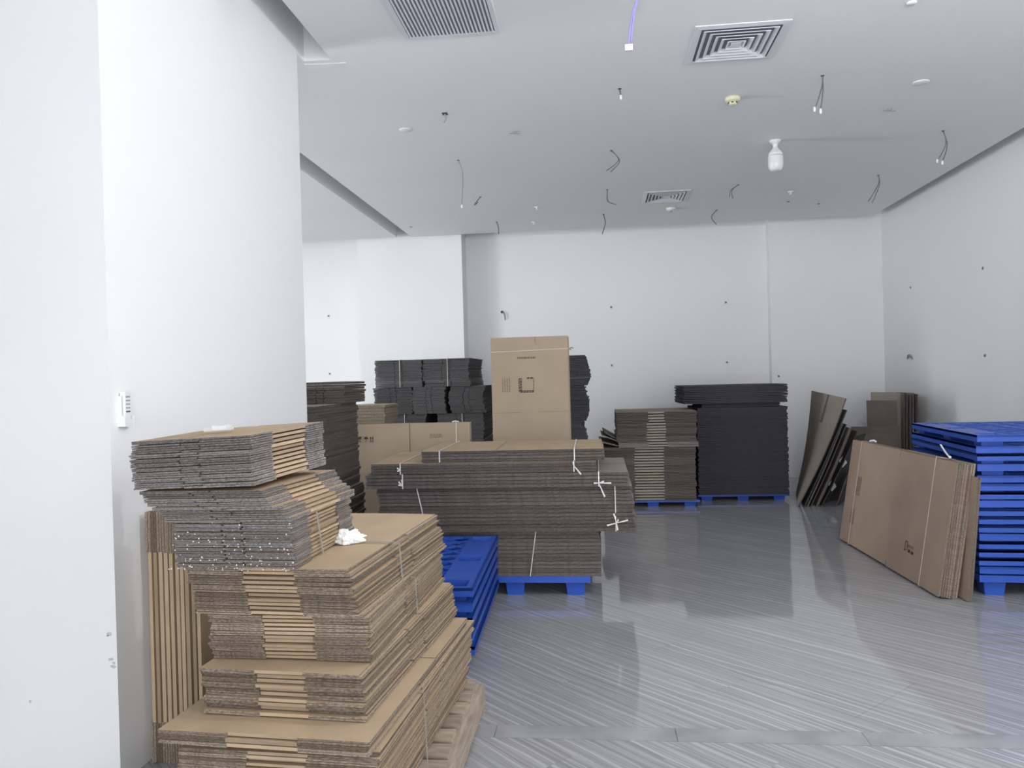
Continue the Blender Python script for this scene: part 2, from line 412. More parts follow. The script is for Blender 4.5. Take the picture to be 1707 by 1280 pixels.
def bundle(name, label, cat, corner, w, d, h, t, rotz=0.0, axis='y', face='kraft', edge='edge_grey', flap=0.34, slot=0.42,
           jit=0.006, drift=None, tilt=(0, 0), joined=False, group=None, rj=0.4, fj=.003, rots=None, fold=0):
    """corner = near right bottom corner; local x[-w,0] y[0,d] z[0,h]"""
    rot = rots if rots else (R(tilt[0]), R(tilt[1]), R(rotz))
    e = empty(name, corner, rot); tag(e, label, cat, group)
    n = max(1, round(h/t)); t = h/n
    if joined:
        mb = MB()
        for k in range(n):
            dx, dy = drift(k/max(1, n-1)) if drift else (0, 0)
            carton_mb(w, d, t*.93, flap, slot, axis, fj, mb, (-w/2+dx+random.uniform(-jit, jit), d/2+dy+random.uniform(-jit, jit), k*t), R(random.uniform(-rj, rj)), fold)
        o = mb.build('carton_layers', [face, edge, 'kraft_fold'], e); o['kind'] = 'stuff'
    else:
        vars_ = [carton_mb(w, d, t*((.86 if fold else .90) if n > 1 else 1), flap, slot, axis, fj, fold=fold).mesh('flattened_carton', [face, edge, 'kraft_fold' if face == 'kraft' else face]) for _ in range(min(n, 8))]
        for k in range(n):
            dx, dy = drift(k/max(1, n-1)) if drift else (0, 0)
            link('flattened_carton', vars_[k % len(vars_)], e,
                 (-w/2+dx+random.uniform(-jit, jit), d/2+dy+random.uniform(-jit, jit), k*t),
                 (0, 0, R(random.uniform(-rj, rj)) + (math.pi if random.random() < .4 else 0)))
    return e

# ---- printing on board faces, drawn in local xy and raised by half a millimetre
def icon_glass(b, x, y, s, z):
    b.prism([(x-.3*s, y+.5*s), (x-.22*s, y), (x+.22*s, y), (x+.3*s, y+.5*s)], z, z+.0006)
    b.box(x-.05*s, x+.05*s, y-.38*s, y+.02*s, z, z+.0006); b.box(x-.22*s, x+.22*s, y-.48*s, y-.38*s, z, z+.0006)
def icon_umbrella(b, x, y, s, z):
    pts = [(x+.4*s*math.cos(R(a)), y+.05*s+.42*s*math.sin(R(a))) for a in range(0, 181, 30)]
    b.prism(pts, z, z+.0006); b.box(x-.04*s, x+.04*s, y-.45*s, y+.1*s, z, z+.0006); b.box(x-.16*s, x+.04*s, y-.48*s, y-.4*s, z, z+.0006)
def icon_arrows(b, x, y, s, z):
    for dx in (-.2*s, .2*s):
        b.box(x+dx-.06*s, x+dx+.06*s, y-.4*s, y+.2*s, z, z+.0006)
        b.prism([(x+dx-.17*s, y+.15*s), (x+dx+.17*s, y+.15*s), (x+dx, y+.5*s)], z, z+.0006)
    b.box(x-.42*s, x+.42*s, y-.5*s, y-.43*s, z, z+.0006)
def text_lines(b, x, y, w, h, n, z, vertical=False, gap=.5):
    for k in range(n):
        q = 0.0
        L, T = (h, w) if vertical else (w, h)
        th = T/n*gap; c = T*(k+.5)/n - T/2
        while q < L-.004:
            ln = random.uniform(.012, .03); ln = min(ln, L-q)
            if vertical: b.box(x+c-th/2, x+c+th/2, y-L/2+q, y-L/2+q+ln, z, z+.0006)
            else: b.box(x-L/2+q, x-L/2+q+ln, y+c-th/2, y+c+th/2, z, z+.0006)
            q += ln + random.uniform(.003, .008)

# ------------------------------------------------------------------ wooden pallet with the front stack
def wooden_pallet():
    e = empty('wooden_pallet', (-0.60, 2.28, 0)); tag(e, 'worn wooden slatted pallet under the front stack of flattened cartons', 'pallet')
    for k in range(11):
        b = MB(); x1 = random.uniform(-.012, .008)
        b.box(-1.02, x1, 0, .095, .118, .14)
        o = b.build('slat', 'wood', e); o.location = (0, .002 + k*.1425*0.93+.0, 0); o.rotation_euler = (0, 0, R(random.uniform(-.8, .8)))
    for x in (-1.0, -.52, -.028):
        b = MB(); b.box(x, x+.058, 0, 1.43, .022, .1175, 0); b.build('stringer', 'wood_side', e)
    for y in (0, .66, 1.33):
        b = MB(); b.box(-1.0, .03, y, y+.1, 0, .0215); b.build('bottom_board', 'wood', e)
    return e
wooden_pallet()
FB = 'flattened carton bundle'
G_FRONT = 'tied bundles in the front stack'
PALZ = .141
b7 = bundle('carton_bundle', 'lowest tied bundle of brown flattened cartons, resting on the wooden pallet', FB, (-.685, 2.30, PALZ), .66, 1.30, .318, .0145,
            -4.0, 'x', 'kraft', 'edge_brown', .35, jit=.009, group=G_FRONT, fj=.006, drift=lambda q: (-.05+.05*q, 0))
b6 = bundle('carton_bundle', 'thin wide carton bundle in the front stack, sticking out farthest left near the floor', FB, (-.705, 2.27, .460), .70, 1.22, .047, .0155,
            -4.5, 'x', 'kraft', 'edge_brown', .33, jit=.006, group=G_FRONT, fj=.006)
b5 = bundle('carton_bundle', 'third bundle from the floor in the front stack, its bare tan top edge showing', FB, (-.755, 2.40, .508), .56, 1.12, .150, .0150,
            -4.5, 'x', 'kraft', 'edge_brown', .35, jit=.009, group=G_FRONT, fj=.006, drift=lambda q: (-.012+.024*(1-q), 0))
b4 = bundle('carton_bundle', 'dark shaded middle bundle of the front stack, under the one with the tissue', FB, (-.755, 2.50, .659), .56, 1.05, .153, .0138,
            -1.8, 'x', 'kraft', 'edge_brown', .34, jit=.008, group=G_FRONT, fj=.006, drift=lambda q: (-.008*q, -.012*q))
b3 = bundle('carton_bundle', 'tied bundle of flattened cartons with a broad bare tan top carrying the white tissue', FB, (-.795, 2.47, .813), .585, 1.06, .158, .0146,
            -4.2, 'x', 'kraft', 'edge_brown', .34, jit=.008, group=G_FRONT, fj=.006, drift=lambda q: (.010-.04*q, .012*q))
b2 = bundle('carton_bundle', 'grey-edged carton bundle sprinkled with white foam crumbs in the front stack', FB, (-1.005, 2.49, .973), .430, .53, .160, .0133,
            -3.0, 'y', 'kraft', 'edge_grey', .25, jit=.006, group=G_FRONT, drift=lambda q: (-.01*q, 0))
b1b = bundle('carton_bundle', 'ragged bundle of skewed flattened cartons second from the top in front', FB, (-1.025, 2.45, 1.135), .47, .52, .108, .0135,
             -7.0, 'y', 'kraft', 'edge_grey', .27, jit=.011, group=G_FRONT, rj=1.5, drift=lambda q: (.012-.075*q, -.0*q), tilt=(.6, -1.2))
b1 = bundle('carton_bundle', 'topmost bundle of the front stack with grey cut edges and a tape scrap on it', FB, (-1.118, 2.44, 1.255), .475, .47, .168, .0150,
            -10.0, 'y', 'kraft', 'edge_grey', .27, jit=.006, group=G_FRONT, fj=.004, tilt=(2.0, -2.6), rj=.3)
strap_loop(b3, 'y', .42, .62, 1.06, .16, 'twine', .007, skew=.03, gap=.006)
strap_loop(b4, 'y', .50, .575, 1.05, .153, 'twine', .006, skew=.02, gap=.013)
strap_loop(b2, 'y', .17, .445, .53, .16, 'twine', .008, skew=.05, gap=.002)
strap_loop(b7, 'y', .45, .68, 1.3, .318, 'twine', .006, skew=.03, gap=.007)

# upright cartons between the stack and the pillar
n0 = 10
eo = bundle('carton_bundle', 'upright row of flattened cartons squeezed between the pillar and the front stack', FB, (-1.905, 3.92, 0.0), .82, 1.06, .235, .0235,
            rots=(R(90), 0, R(90)), axis='y', face='kraft', edge='edge_brown', flap=.16, jit=.004, group=None, rj=.15)

# white tissue on the tan top
def tissue(c):
    bm = bmesh.new(); bmesh.ops.create_icosphere(bm, subdivisions=4, radius=1.0)
    for v in bm.verts:
        p = v.co.copy(); a = math.atan2(p.y, p.x)
        lobes = 1 + .55*max(0, math.cos(a-0.1))**6 + .5*max(0, math.cos(a-3.0))**8 + .25*max(0, math.cos(a+1.7))**5
        nz = mnoise.noise(p*2.4) * .45 + abs(mnoise.noise(p*5.0+Vector((3, 1, 7))))*.35
        r = (.68+nz)*lobes
        v.co = Vector((p.x*r*.047, p.y*r*.034, max(-.018, p.z*(.62+nz*1.2)*.042)))
    zmin = min(v.co.z for v in bm.verts)
    for v in bm.verts: v.co.z -= zmin
    me = bpy.data.meshes.new('crumpled_tissue'); bm.to_mesh(me); bm.free(); me.materials.append(M['paper'])
    o = link('crumpled_tissue', me, None, c, (0, 0, R(12)))
    return tag(o, 'crumpled white tissue lying on the broad tan carton top', 'tissue')
tissue((-.955, 2.88, .9725))
# plastic tape scrap on the top bundle
e = empty('tape_scrap', (-1.345, 2.66, 1.424), (R(2.0), R(-2.6), R(4))); tag(e, 'scrap of clear and white plastic tape on top of the front stack', 'tape')
b = MB(); b.box(-.05, .05, -.012, .012, 0.001, .004); b.box(-.05, .05, -.012, -.0095, .004, .015); b.box(-.05, .05, .0095, .012, .004, .015); b.build('tape_strip', 'tape', e)
b = MB(); b.box(-.018, -.013, -.013, .013, .0045, .021); b.box(.028, .033, -.013, .013, .0045, .021); b.box(-.013, .028, -.0132, -.0122, .0045, .018); b.build('fold', 'white_plastic', e)
# foam crumbs on the dusty bundle: uncountable
cr = MB()
for k in range(130):
    q = random.random()
    if q < .75:
        x = random.uniform(-.44, 0.0); z = random.choice([random.gauss(.02, .014), random.uniform(0, .15), random.gauss(.1, .03)]); z = min(max(z, .002), .152); y = -.011 - random.uniform(0, .004)
    else: x = random.uniform(-.46, .02); y = random.uniform(-.012, .02); z = -.008+random.uniform(.0, .004)
    s = random.uniform(.0009, .0024)
    c_, s_ = math.cos(R(-3)), math.sin(R(-3))
    X, Y, Z = -1.005+x*c_-y*s_, 2.49+x*s_+y*c_, .973+z
    cr.hexa([(X-s, Y-s, Z-s*.6), (X+s, Y-s*.7, Z-s), (X+s*.8, Y+s, Z-s*.7), (X-s, Y+s*.9, Z-s), (X-s*.6, Y-s*.6, Z+s), (X+s*.7, Y-s, Z+s*.7), (X+s*.5, Y+s, Z+s), (X-s*.7, Y+s, Z+s*.8)])
tag(cr.build('foam_crumbs', 'foam'), 'white foam crumbs clinging to the grey carton edges of the front stack', 'foam crumbs', None, 'stuff')

# ------------------------------------------------------------------ blue plastic pallets
def pallet_meshes(Lx, Ly, ht=.148):
    top, dk = ht, .047
    cup, mg = .15, .035
    d = MB()
    tks = .012
    # skirt
    d.box(-Lx/2, Lx/2, -Ly/2, -Ly/2+tks, top-dk, top); d.box(-Lx/2, Lx/2, Ly/2-tks, Ly/2, top-dk, top)
    d.box(-Lx/2, -Lx/2+tks, -Ly/2+tks, Ly/2-tks, top-dk, top); d.box(Lx/2-tks, Lx/2, -Ly/2+tks, Ly/2-tks, top-dk, top)
    def cuts(L):
        a = L/2
        return [-a, -a+mg, -a+mg+cup, -cup/2, cup/2, a-mg-cup, a-mg, a]
    cx, cy = cuts(Lx), cuts(Ly); z0, z1 = top-.016, top
    isc = lambda i: i in (1, 3, 5)
    lat = []
    for i in range(7):
        for j in range(7):
            x0, x1, y0, y1 = cx[i], cx[i+1], cy[j], cy[j+1]
            if i in (0, 6) or j in (0, 6): d.box(x0, x1, y0, y1, z0, z1); continue
            if isc(i) and isc(j): continue
            if i in (1, 5) and not isc(j):
                d.box(x0, x1, y0, y1, z0, z1); continue
            lat.append((x0, x1, y0, y1))
    for (x0, x1, y0, y1) in lat:
        r = .014
        for bx in ((x0, x0+r, y0, y1), (x1-r, x1, y0, y1), (x0+r, x1-r, y0, y0+r), (x0+r, x1-r, y1-r, y1)): d.box(*bx, z0, z1-.0006)
        xc, yc = (x0+x1)/2, (y0+y1)/2
        for sgn in (-1, 1):
            an = R(38)*sgn; dx, dy = math.cos(an), math.sin(an); nx, ny = -dy, dx
            k = -8
            while k <= 8:
                o = k*.122; w = .0085
                px, py = xc+nx*o, yc+ny*o
                poly = [(px-dx*2-nx*w, py-dy*2-ny*w), (px+dx*2-nx*w, py+dy*2-ny*w), (px+dx*2+nx*w, py+dy*2+ny*w), (px-dx*2+nx*w, py-dy*2+ny*w)]
                poly = clip_poly(poly, x0+r, x1-r, y0+r, y1-r)
                if len(poly) >= 3: d.prism(poly, z0+.004, z1-.001-.0005*(sgn > 0))
                k += 1
    deck = d.mesh('deck', 'blue')
    f = MB()
    def ring(a, z): return [(-a, -a, z), (a, -a, z), (a, a, z), (-a, a, z)]
    k = cup/2
    A, B_ = ring(k, top-.0005), ring(k*.80, 0.0); C_, D_ = ring(k-.004, top-.0005), ring(k*.80-.004, .004)
    f.v = A+B_+C_+D_
    for i in range(4):
        j = (i+1) % 4
        f.f += [(i, j, 4+j, 4+i), (8+i, 12+i, 12+j, 8+j), (i, 8+i, 8+j, j)]; f.m += [0, 0, 0]
    f.f += [(4, 5, 6, 7), (12, 15, 14, 13)]; f.m += [0, 0]
    foot = f.mesh('foot', 'blue')
    spots = [(x, y) for x in (-Lx/2+mg+k, 0, Lx/2-mg-k) for y in (-Ly/2+mg+k, 0, Ly/2-mg-k)]
    return deck, foot, spots
PAL_A = pallet_meshes(1.20, 1.40); PAL_B = pallet_meshes(1.10, 1.10)
def blue_pallet(kind, cx, cy, z, rz, label, group, feet=True, sz=1.0):
    e = empty('plastic_pallet', (cx, cy, z), (0, 0, R(rz))); tag(e, label, 'pallet', group); e.scale = (1, 1, sz)
    link('deck', kind[0], e)
    if feet:
        for s in kind[2]: link('foot', kind[1], e, (s[0], s[1], 0))
    return e
def corner_to_center(x, y, lx, ly, rz, sx):
    """centre of a pallet whose near corner (sx -1 left / +1 right) is at x,y"""
    c, s = math.cos(R(rz)), math.sin(R(rz)); dx, dy = -sx*lx/2, ly/2
    return x+dx*c-dy*s, y+dx*s+dy*c
ORD = ['lowest', 'second', 'third', 'fourth', 'fifth', 'sixth', 'seventh', 'eighth', 'ninth', 'tenth', 'eleventh', 'twelfth',
       'thirteenth', 'fourteenth', 'fifteenth', 'sixteenth', 'topmost']
cx, cy = corner_to_center(-.690, 4.13, 1.20, 1.40, 1.6, 1)
for k in range(5):
    l = ['lowest', 'second', 'third', 'fourth', 'topmost'][k]
    blue_pallet(PAL_A, cx+random.uniform(-.006, .006), cy+random.uniform(-.008, .008), k*.079, 1.6+random.uniform(-.25, .25),
                f'{l} blue pallet from the floor in the pile of five behind the front stack', 'blue pallets behind the front stack')
tops = [.148+.057*k for k in range(13)] + [.91, .98, 1.033, 1.111]
cx, cy = corner_to_center(2.585, 5.66, 1.20, 1.40, -4.5, -1)
for k, tz in enumerate(tops):
    l = f'{ORD[k]} blue plastic pallet from the floor' if k < 16 else 'topmost blue plastic pallet'
    if k == 0: l = 'lowest blue plastic pallet, standing on its feet,'
    blue_pallet(PAL_A, cx+random.uniform(.0, .006), cy+random.uniform(-.004, .004), tz-.148, -4.5+random.uniform(-.15, .15),
                f'{l} in the tall pile on the right', 'blue pallets in the tall pile on the right')

# ------------------------------------------------------------------ centre stack of long bundles on a blue pallet
blue_pallet(PAL_B, -.075-.55, 5.625+.55, 0, 0, 'blue plastic pallet carrying the centre stack of long carton bundles', None)
G_C = 'long bundles in the centre stack'
LB = FB
c1 = bundle('carton_bundle', 'lower brown block of long flattened cartons directly on the centre blue pallet', LB, (0.0, 5.63, .149), 1.15, .95, .328, .0273,
            0, 'x', 'kraft_dull', 'edge_mid', .3, jit=.005, group=G_C, fold=1, rj=.2)
c2 = bundle('carton_bundle', 'longest dark bundle of the centre stack, overhanging the block below on the right', LB, (.245, 5.60, .478), 1.86, .98, .325, .0270,
            0, 'x', 'kraft_dull', 'edge_mid', .3, jit=.008, group=G_C, fold=1, rj=.2, drift=lambda q: (.012-.02*q, 0))
c3 = bundle('carton_bundle', 'four-carton bundle tied with white strap near the top of the centre stack, pinkish right end', LB, (.212, 5.56, .804), 1.905, .98, .105, .0262,
            0, 'x', 'kraft_dull', 'edge_mid', .3, jit=.004, group=G_C, fold=1, rj=.15)
c4 = bundle('carton_bundle', 'thin strapped bundle second from the top of the centre stack', LB, (-.012, 5.57, .910), 1.64, .94, .078, .0195,
            .6, 'x', 'kraft', 'edge_mid', .3, jit=.004, group=G_C, fold=1, rj=.15)
c5 = bundle('carton_bundle', 'topmost shorter bundle of the centre stack with two white straps', LB, (.043, 5.60, .989), 1.325, .86, .082, .0205,
            .4, 'x', 'kraft', 'edge_mid', .3, jit=.004, group=G_C, fold=1, rj=.15)
s = strap_loop(c5, 'x', -.21, 1.325, .86, .082); s = strap_loop(c5, 'x', -1.19, 1.325, .86, .082)
s = strap_loop(c4, 'x', -.16, 1.64, .94, .078); knot(s, -.16, -.009, .045, .05, 0, ends=((-52, 1.6), (100, .5)))
s = strap_loop(c4, 'x', -1.42, 1.64, .94, .078); knot(s, -1.42, -.009, .03, .03, 0, ends=((140, .9), (200, .7)))
s = strap_loop(c3, 'x', -.21, 1.9, .98, .105); knot(s, -.21, -.009, .025, .07, 0, ends=((0, 1.25), (178, .5), (-68, 1.5), (20, .55)))
s = strap_loop(c3, 'x', -1.63, 1.9, .98, .105); knot(s, -1.63, -.009, .02, .04, 0, ends=((130, 1.1), (95, 1.2), (160, .8)))
s = strap_loop(c2, 'x', -.13, 1.86, .98, .325, skew=.0, wid=.006); knot(s, -.125, -.009, .06, .07, 0, ends=((14, 1.2), (194, 1.0), (105, 1.0), (-82, .75), (60, .4)))
s = strap_loop(c2, 'x', -1.57, 1.86, .98, .325, skew=.07, wid=.007)
strap_loop(c1, 'x', -.46, 1.15, .95, .328, wid=.005, skew=-.05)
b = MB(); b.box(-.78, -.775, 0.02, .84, .0822, .0828); b.build('crease', 'crease', c5)
b = MB(); b.box(-.86, -.854, 0.02, .3, .0782, .0788); b.build('crease', 'crease', c4)

# ------------------------------------------------------------------ dark stack beside the pillar's far corner
G_D = 'bundles in the stack beside the pillar'
d1 = bundle('carton_bundle', 'tall lower block of dark flattened cartons beside the pillar corner', FB, (-1.955, 5.33, 0.0), .66, 1.02, .76, .022, 0, 'y', 'kraft_dull', 'edge_mid', .3,
            jit=.012, joined=True, group=G_D, fold=1, drift=lambda q: (.035-.035*q, 0), rj=.5)
d2 = bundle('carton_bundle', 'upper dark block of flattened cartons beside the pillar, just under the small brown one', FB, (-1.975, 5.33, .762), .64, .98, .665, .022, 0, 'y', 'kraft_dull', 'edge_mid', .3,
            jit=.010, joined=True, group=G_D, fold=1, rj=.5)
d3 = bundle('carton_bundle', 'small brown bundle on top of the dark stack beside the pillar', FB, (-1.955, 5.92, 1.428), .40, .55, .172, .021, 0, 'y', 'kraft_dull', 'edge_mid', .3,
            jit=.006, joined=True, group=G_D, fold=1)
d4 = bundle('carton_bundle', 'narrow brown bundle showing between the pillar stack and the big printed cartons', FB, (-2.02, 7.30, 0.0), .42, .5, 1.37, .03, 0, 'x', 'kraft', 'edge_brown', .3,
            jit=.006, joined=True, group=G_D, fold=1)

# ------------------------------------------------------------------ big tan bundle with printed icons (upright)
def upright(name, label, corner, w, ht, th, t, lean, rz, face, edge, flap, slot=.5, group=None, jit=.006):
    return bundle(name, label, FB, corner, w, ht, th, t, rots=(R(90-lean), 0, R(rz)), axis='y', face=face, edge=edge, flap=flap, slot=slot, jit=jit, group=group, rj=.15, fold=1)
F = upright('carton_bundle', 'broad tan upright carton bundle printed with a glass, an umbrella and arrows', (-1.115, 6.86, 0.0), 1.085, 1.205, .10, .02, 2.2, 0, 'kraft_grey', 'edge_grey', .22, .5)
b = MB(); z = .1008
icon_glass(b, -1.0, 1.075, .05, z); icon_umbrella(b, -.945, 1.075, .05, z); icon_arrows(b, -.892, 1.075, .05, z)
b.build('printed_icons', 'ink', F)
b = MB(); text_lines(b, -.31, 1.095, .11, .04, 3, z, gap=.4); b.build('printed_text', 'ink_pale', F)
b = MB(); b.box(-.545, -.541, .93, 1.195, z-.0004, z+.0004); b.box(-.541, -.5, .935, .9385, z-.0004, z+.0003); b.build('crease', 'crease', F)
s = strap_loop(F, 'x', -.125, 1.085, 1.205, .10, skew=.0, wid=.007); 
k_ = MB(); k_.tube([(-.16, 1.215, .09), (-.13, 1.222, .1), (-.10, 1.214, .095)], .006, 6); k_.build('knot', 'strap', s)

Gt = upright('carton_bundle', 'tall tan upright carton bundle with printed marks, standing highest in the middle', (-.245, 7.26, 0.0), .715, 1.965, .09, .018, 1.0, 0, 'kraft_grey', 'edge_grey', .03, .42)
z = .0908
b = MB(); x0, y0, q = -.39, 1.525, .062
text_lines(b, x0-q, y0, .034, .125, 3, z, True, .7)
text_lines(b, x0+.0, y0-q, .125, .022, 2, z, False, .8)
text_lines(b, x0+.03, y0+q, .06, .018, 1, z, False, .8)
text_lines(b, x0+q, y0, .008, .125, 1, z, True, .6)
b.build('printed_mark', 'ink', Gt)
b = MB(); text_lines(b, -.585, 1.525, .085, .13, 4, z, True, .3); text_lines(b, -.39, 1.775, .17, .022, 1, z, False, .8); b.build('printed_text', 'ink_pale', Gt)
b = MB(); b.box(-.705, -.45, 1.268, 1.2715, z-.0004, z+.0004); b.box(-.29, -.012, 1.271, 1.2745, z-.0004, z+.0004); b.box(-.715, -.44, 1.845, 1.847, z-.0004, z+.0003); b.build('crease', 'crease', Gt)
s = MB(); s.hexa([(-.722, 1.832, .0915), (.006, 1.846, .0915), (.006, 1.852, .0915), (-.722, 1.839, .0915), (-.722, 1.832, .0935), (.006, 1.846, .0935), (.006, 1.852, .0935), (-.722, 1.839, .0935)])
s.box(.006, .008, 1.846, 1.852, 0, .0935); s.box(-.724, -.722, 1.832, 1.839, 0, .0935)
st = s.build('strap', 'string_pink', Gt)
kb = MB(); kb.tube([(.006, 1.85, .05), (.03, 1.86, .06), (.045, 1.852, .055)], .005, 6); kb.tube([(.008, 1.85, .05), (.025, 1.835, .05)], .005, 6); kb.build('knot', 'twine', st)

# ------------------------------------------------------------------ dark bundles at the back, left of the tall tan cartons
G_E = 'black bundles stacked against the back pier'
rows = [(0.0, .43, [(-2.70, -2.02, 'hidden bottom left'), (-2.0, -1.36, 'hidden bottom right')]),
        (.432, .43, [(-2.68, -2.02, 'lower left'), (-2.0, -1.36, 'lower right')]),
        (.864, .325, [(-2.66, -2.06, 'third row left'), (-1.93, -1.37, 'third row right')]),
        (1.191, .325, [(-2.715, -2.235, 'left'), (-2.205, -1.805, 'middle'), (-1.745, -1.325, 'right')]),
        (1.518, .335, [(-2.675, -2.095, 'left'), (-2.06, -1.495, 'right')])]
for ri, (z, h, items) in enumerate(rows):
    for (xa, xb, nm) in items:
        lab = {0: f'{nm} bundle of the black stack by the back pier, at floor level',
               1: f'{nm} bundle of the black stack by the back pier, behind the printed cartons',
               2: f'black bundle in the {nm} down, just above the printed tan cartons',
               3: f'black bundle at the {nm} of the second row down by the back pier',
               4: f'top {nm} black bundle with a white strap, by the back pier'}[ri]
        sl = random.uniform(-.03, .03)
        e_ = bundle('carton_bundle', lab, FB, (xb, 9.30+random.uniform(-.02, .02)+(.05 if ri == 2 else 0), z), xb-xa, .98, h, .018, random.uniform(-1, 1), 'y', 'kraft_dull', 'edge_dark', .28,
                    jit=.006, joined=True, group=G_E, fold=1, drift=(lambda q, s=sl: (s*math.sin(q*3), 0)), rj=.6)
        if ri in (2, 4): strap_loop(e_, 'x', -(xb-xa)*random.uniform(.42, .6), xb-xa, .98, h, wid=.007, gap=.012, m='string_pink')
# black column of bundles right of the tall tan cartons
G_H = 'black bundles behind the tall tan cartons'
for k, (z, h, xr, nm) in enumerate([(0, .62, -.07, 'lowest'), (.622, .44, -.055, 'second'), (1.064, .42, -.02, 'third'), (1.486, .36, .0, 'topmost')]):
    bundle('carton_bundle', f'{nm} black bundle in the column half hidden by the tall tan cartons', FB, (xr-.10, 9.30, z), .80, .95, h, .018, 0, 'y', 'kraft_dull', 'edge_black', .28,
           jit=.008, joined=True, group=G_H, fold=1, drift=lambda q: (.03*math.sin(q*4), 0), rj=.8)

# ------------------------------------------------------------------ brown stack and dark stack on pallets at the back
blue_pallet(PAL_B, .65, 9.49+.55, 0, 0, 'blue plastic pallet under the brown stack at the back wall', None, sz=.54)
G_I = 'brown bundles at the back wall'
bundle('carton_bundle', 'lower brown block of flattened cartons on the blue pallet at the back', FB, (1.155, 9.45, .081), 1.09, 1.0, .643, .0338, 0, 'x', 'kraft_dull', 'edge_mid', .34,
       jit=.008, group=G_I, rj=.3)
bundle('carton_bundle', 'thin slab of grey cartons between the two brown blocks at the back wall', FB, (1.185, 9.42, .726), .94, 1.0, .060, .030, 0, 'x', 'kraft_dull', 'edge_grey', .38,
       jit=.006, group=G_I, rj=.3)
bundle('carton_bundle', 'brown bundle with striped front below the topmost one at the back wall', FB, (1.172, 9.44, .788), .94, 1.0, .226, .0325, 0, 'x', 'kraft_dull', 'edge_mid', .38,
       jit=.007, group=G_I, rj=.4)
bundle('carton_bundle', 'topmost brown bundle of the back stack with its tan upper face showing', FB, (1.185, 9.45, 1.016), .95, 1.0, .134, .0325, 0, 'x', 'kraft_dull', 'edge_mid', .40,
       jit=.006, group=G_I, rj=.4)
# splayed loose sheets at the left of the brown stack
for k, (z, a) in enumerate([(.745, 14), (.80, 22), (.82, 30)]):
    m = MB(); m.box(-.22+.02*k, 0, 0, .85, 0, .014, (0, 0, 1, 1, 1, 1))
    o = m.build('cardboard_sheet', ['kraft_dull', 'edge_grey']); o.location = (.245-.005*k, 9.49+.03*k, z-.01); o.rotation_euler = (0, R(a), R(1))
    tag(o, ['lowest loose dark cardboard flap splayed left of the brown back stack', 'middle loose dark cardboard flap splayed left of the brown back stack',
            'upper loose dark cardboard flap splayed left of the brown back stack'][k], 'cardboard sheet', 'splayed flaps beside the brown stack')
blue_pallet(PAL_B, 1.78, 9.89+.55, 0, 0, 'blue plastic pallet under the black stack in front of the back wall', None, sz=.54)
G_J = 'black bundles at the back wall'
bundle('carton_bundle', 'tall black lower block of flattened cartons at the back wall', FB, (2.32, 9.85, .081), 1.085, 1.05, 1.08, .02, 0, 'x', 'board_black', 'edge_black', .3,
       jit=.007, joined=True, group=G_J, fold=1, rj=.3)
bundle('carton_bundle', 'thin set back layer between the two black blocks at the back wall', FB, (2.24, 9.90, 1.163), .94, .95, .046, .023, 0, 'x', 'board_black', 'edge_black', .3,
       jit=.006, joined=True, group=G_J, fold=1)
bundle('carton_bundle', 'black overhanging top bundle of the dark back stack with a ragged left end', FB, (2.325, 9.85, 1.211), 1.25, 1.05, .226, .02, 0, 'x', 'board_black', 'edge_black', .3,
       jit=.009, joined=True, group=G_J, fold=1, rj=.4, fj=.008)

# ------------------------------------------------------------------ loose sheets leaning at the right back
def patch_sheet(name, label, NB, NT, FBt, FT, th=.012, face='kraft_dull', edge='edge_mid', group=None, nu=4, nv=4, bow=0.0, seam=None):
    """cardboard sheet spanned by four corners: near bottom, near top, far bottom, far top"""
    NB, NT, FBt, FT = map(Vector, (NB, NT, FBt, FT))
    nrm = ((NT-NB).cross(FBt-NB)).normalized()
    m = MB(); idx = {}
    for s in (0, 1):
        for i in range(nu+1):
            for j in range(nv+1):
                u, v = i/nu, j/nv
                p = (NB*(1-u)+FBt*u)*(1-v) + (NT*(1-u)+FT*u)*v + nrm*(s*th + bow*math.sin(v*math.pi))
                idx[s, i, j] = len(m.v); m.v.append(tuple(p))
    for i in range(nu):
        for j in range(nv):
            m.f.append((idx[0, i, j], idx[0, i, j+1], idx[0, i+1, j+1], idx[0, i+1, j])); m.m.append(0)
            m.f.append((idx[1, i, j], idx[1, i+1, j], idx[1, i+1, j+1], idx[1, i, j+1])); m.m.append(0)
    for i in range(nu):
        for j in (0, nv): m.f.append((idx[0, i, j], idx[0, i+1, j], idx[1, i+1, j], idx[1, i, j])); m.m.append(1)
    for j in range(nv):
        for i in (0, nu): m.f.append((idx[0, i, j], idx[0, i, j+1], idx[1, i, j+1], idx[1, i, j])); m.m.append(1)
    o = m.build(name, [face, edge])
    return tag(o, label, 'cardboard sheet', group)
G_K = 'loose sheets leaning in the right back corner'
big = patch_sheet('cardboard_sheet', 'wide bent cardboard sheet leaning right in front of the black stack', (2.315, 9.40, 0), (2.885, 9.40, 1.252), (2.545, 10.42, 0), (2.775, 10.42, 1.325), .012, group=G_K, bow=-.03, nu=6, nv=6)
b = MB(); NBv, NTv, FBv, FTv = Vector((2.315, 9.40, 0)), Vector((2.885, 9.40, 1.252)), Vector((2.545, 10.42, 0)), Vector((2.775, 10.42, 1.325))
def bil(u, v): return (NBv*(1-u)+FBv*u)*(1-v)+(NTv*(1-u)+FTv*u)*v
pa, pb, pc, pd = bil(.46, .74), bil(.475, .74), bil(.475, .998), bil(.45, .998); nn = Vector((-.018, -.002, .006))
b.hexa([tuple(p+Vector((.01, 0, 0))) for p in (pa, pb, pc, pd)]+[tuple(p+nn) for p in (pa, pb, pc, pd)]); b.build('slit', 'board_black', big)
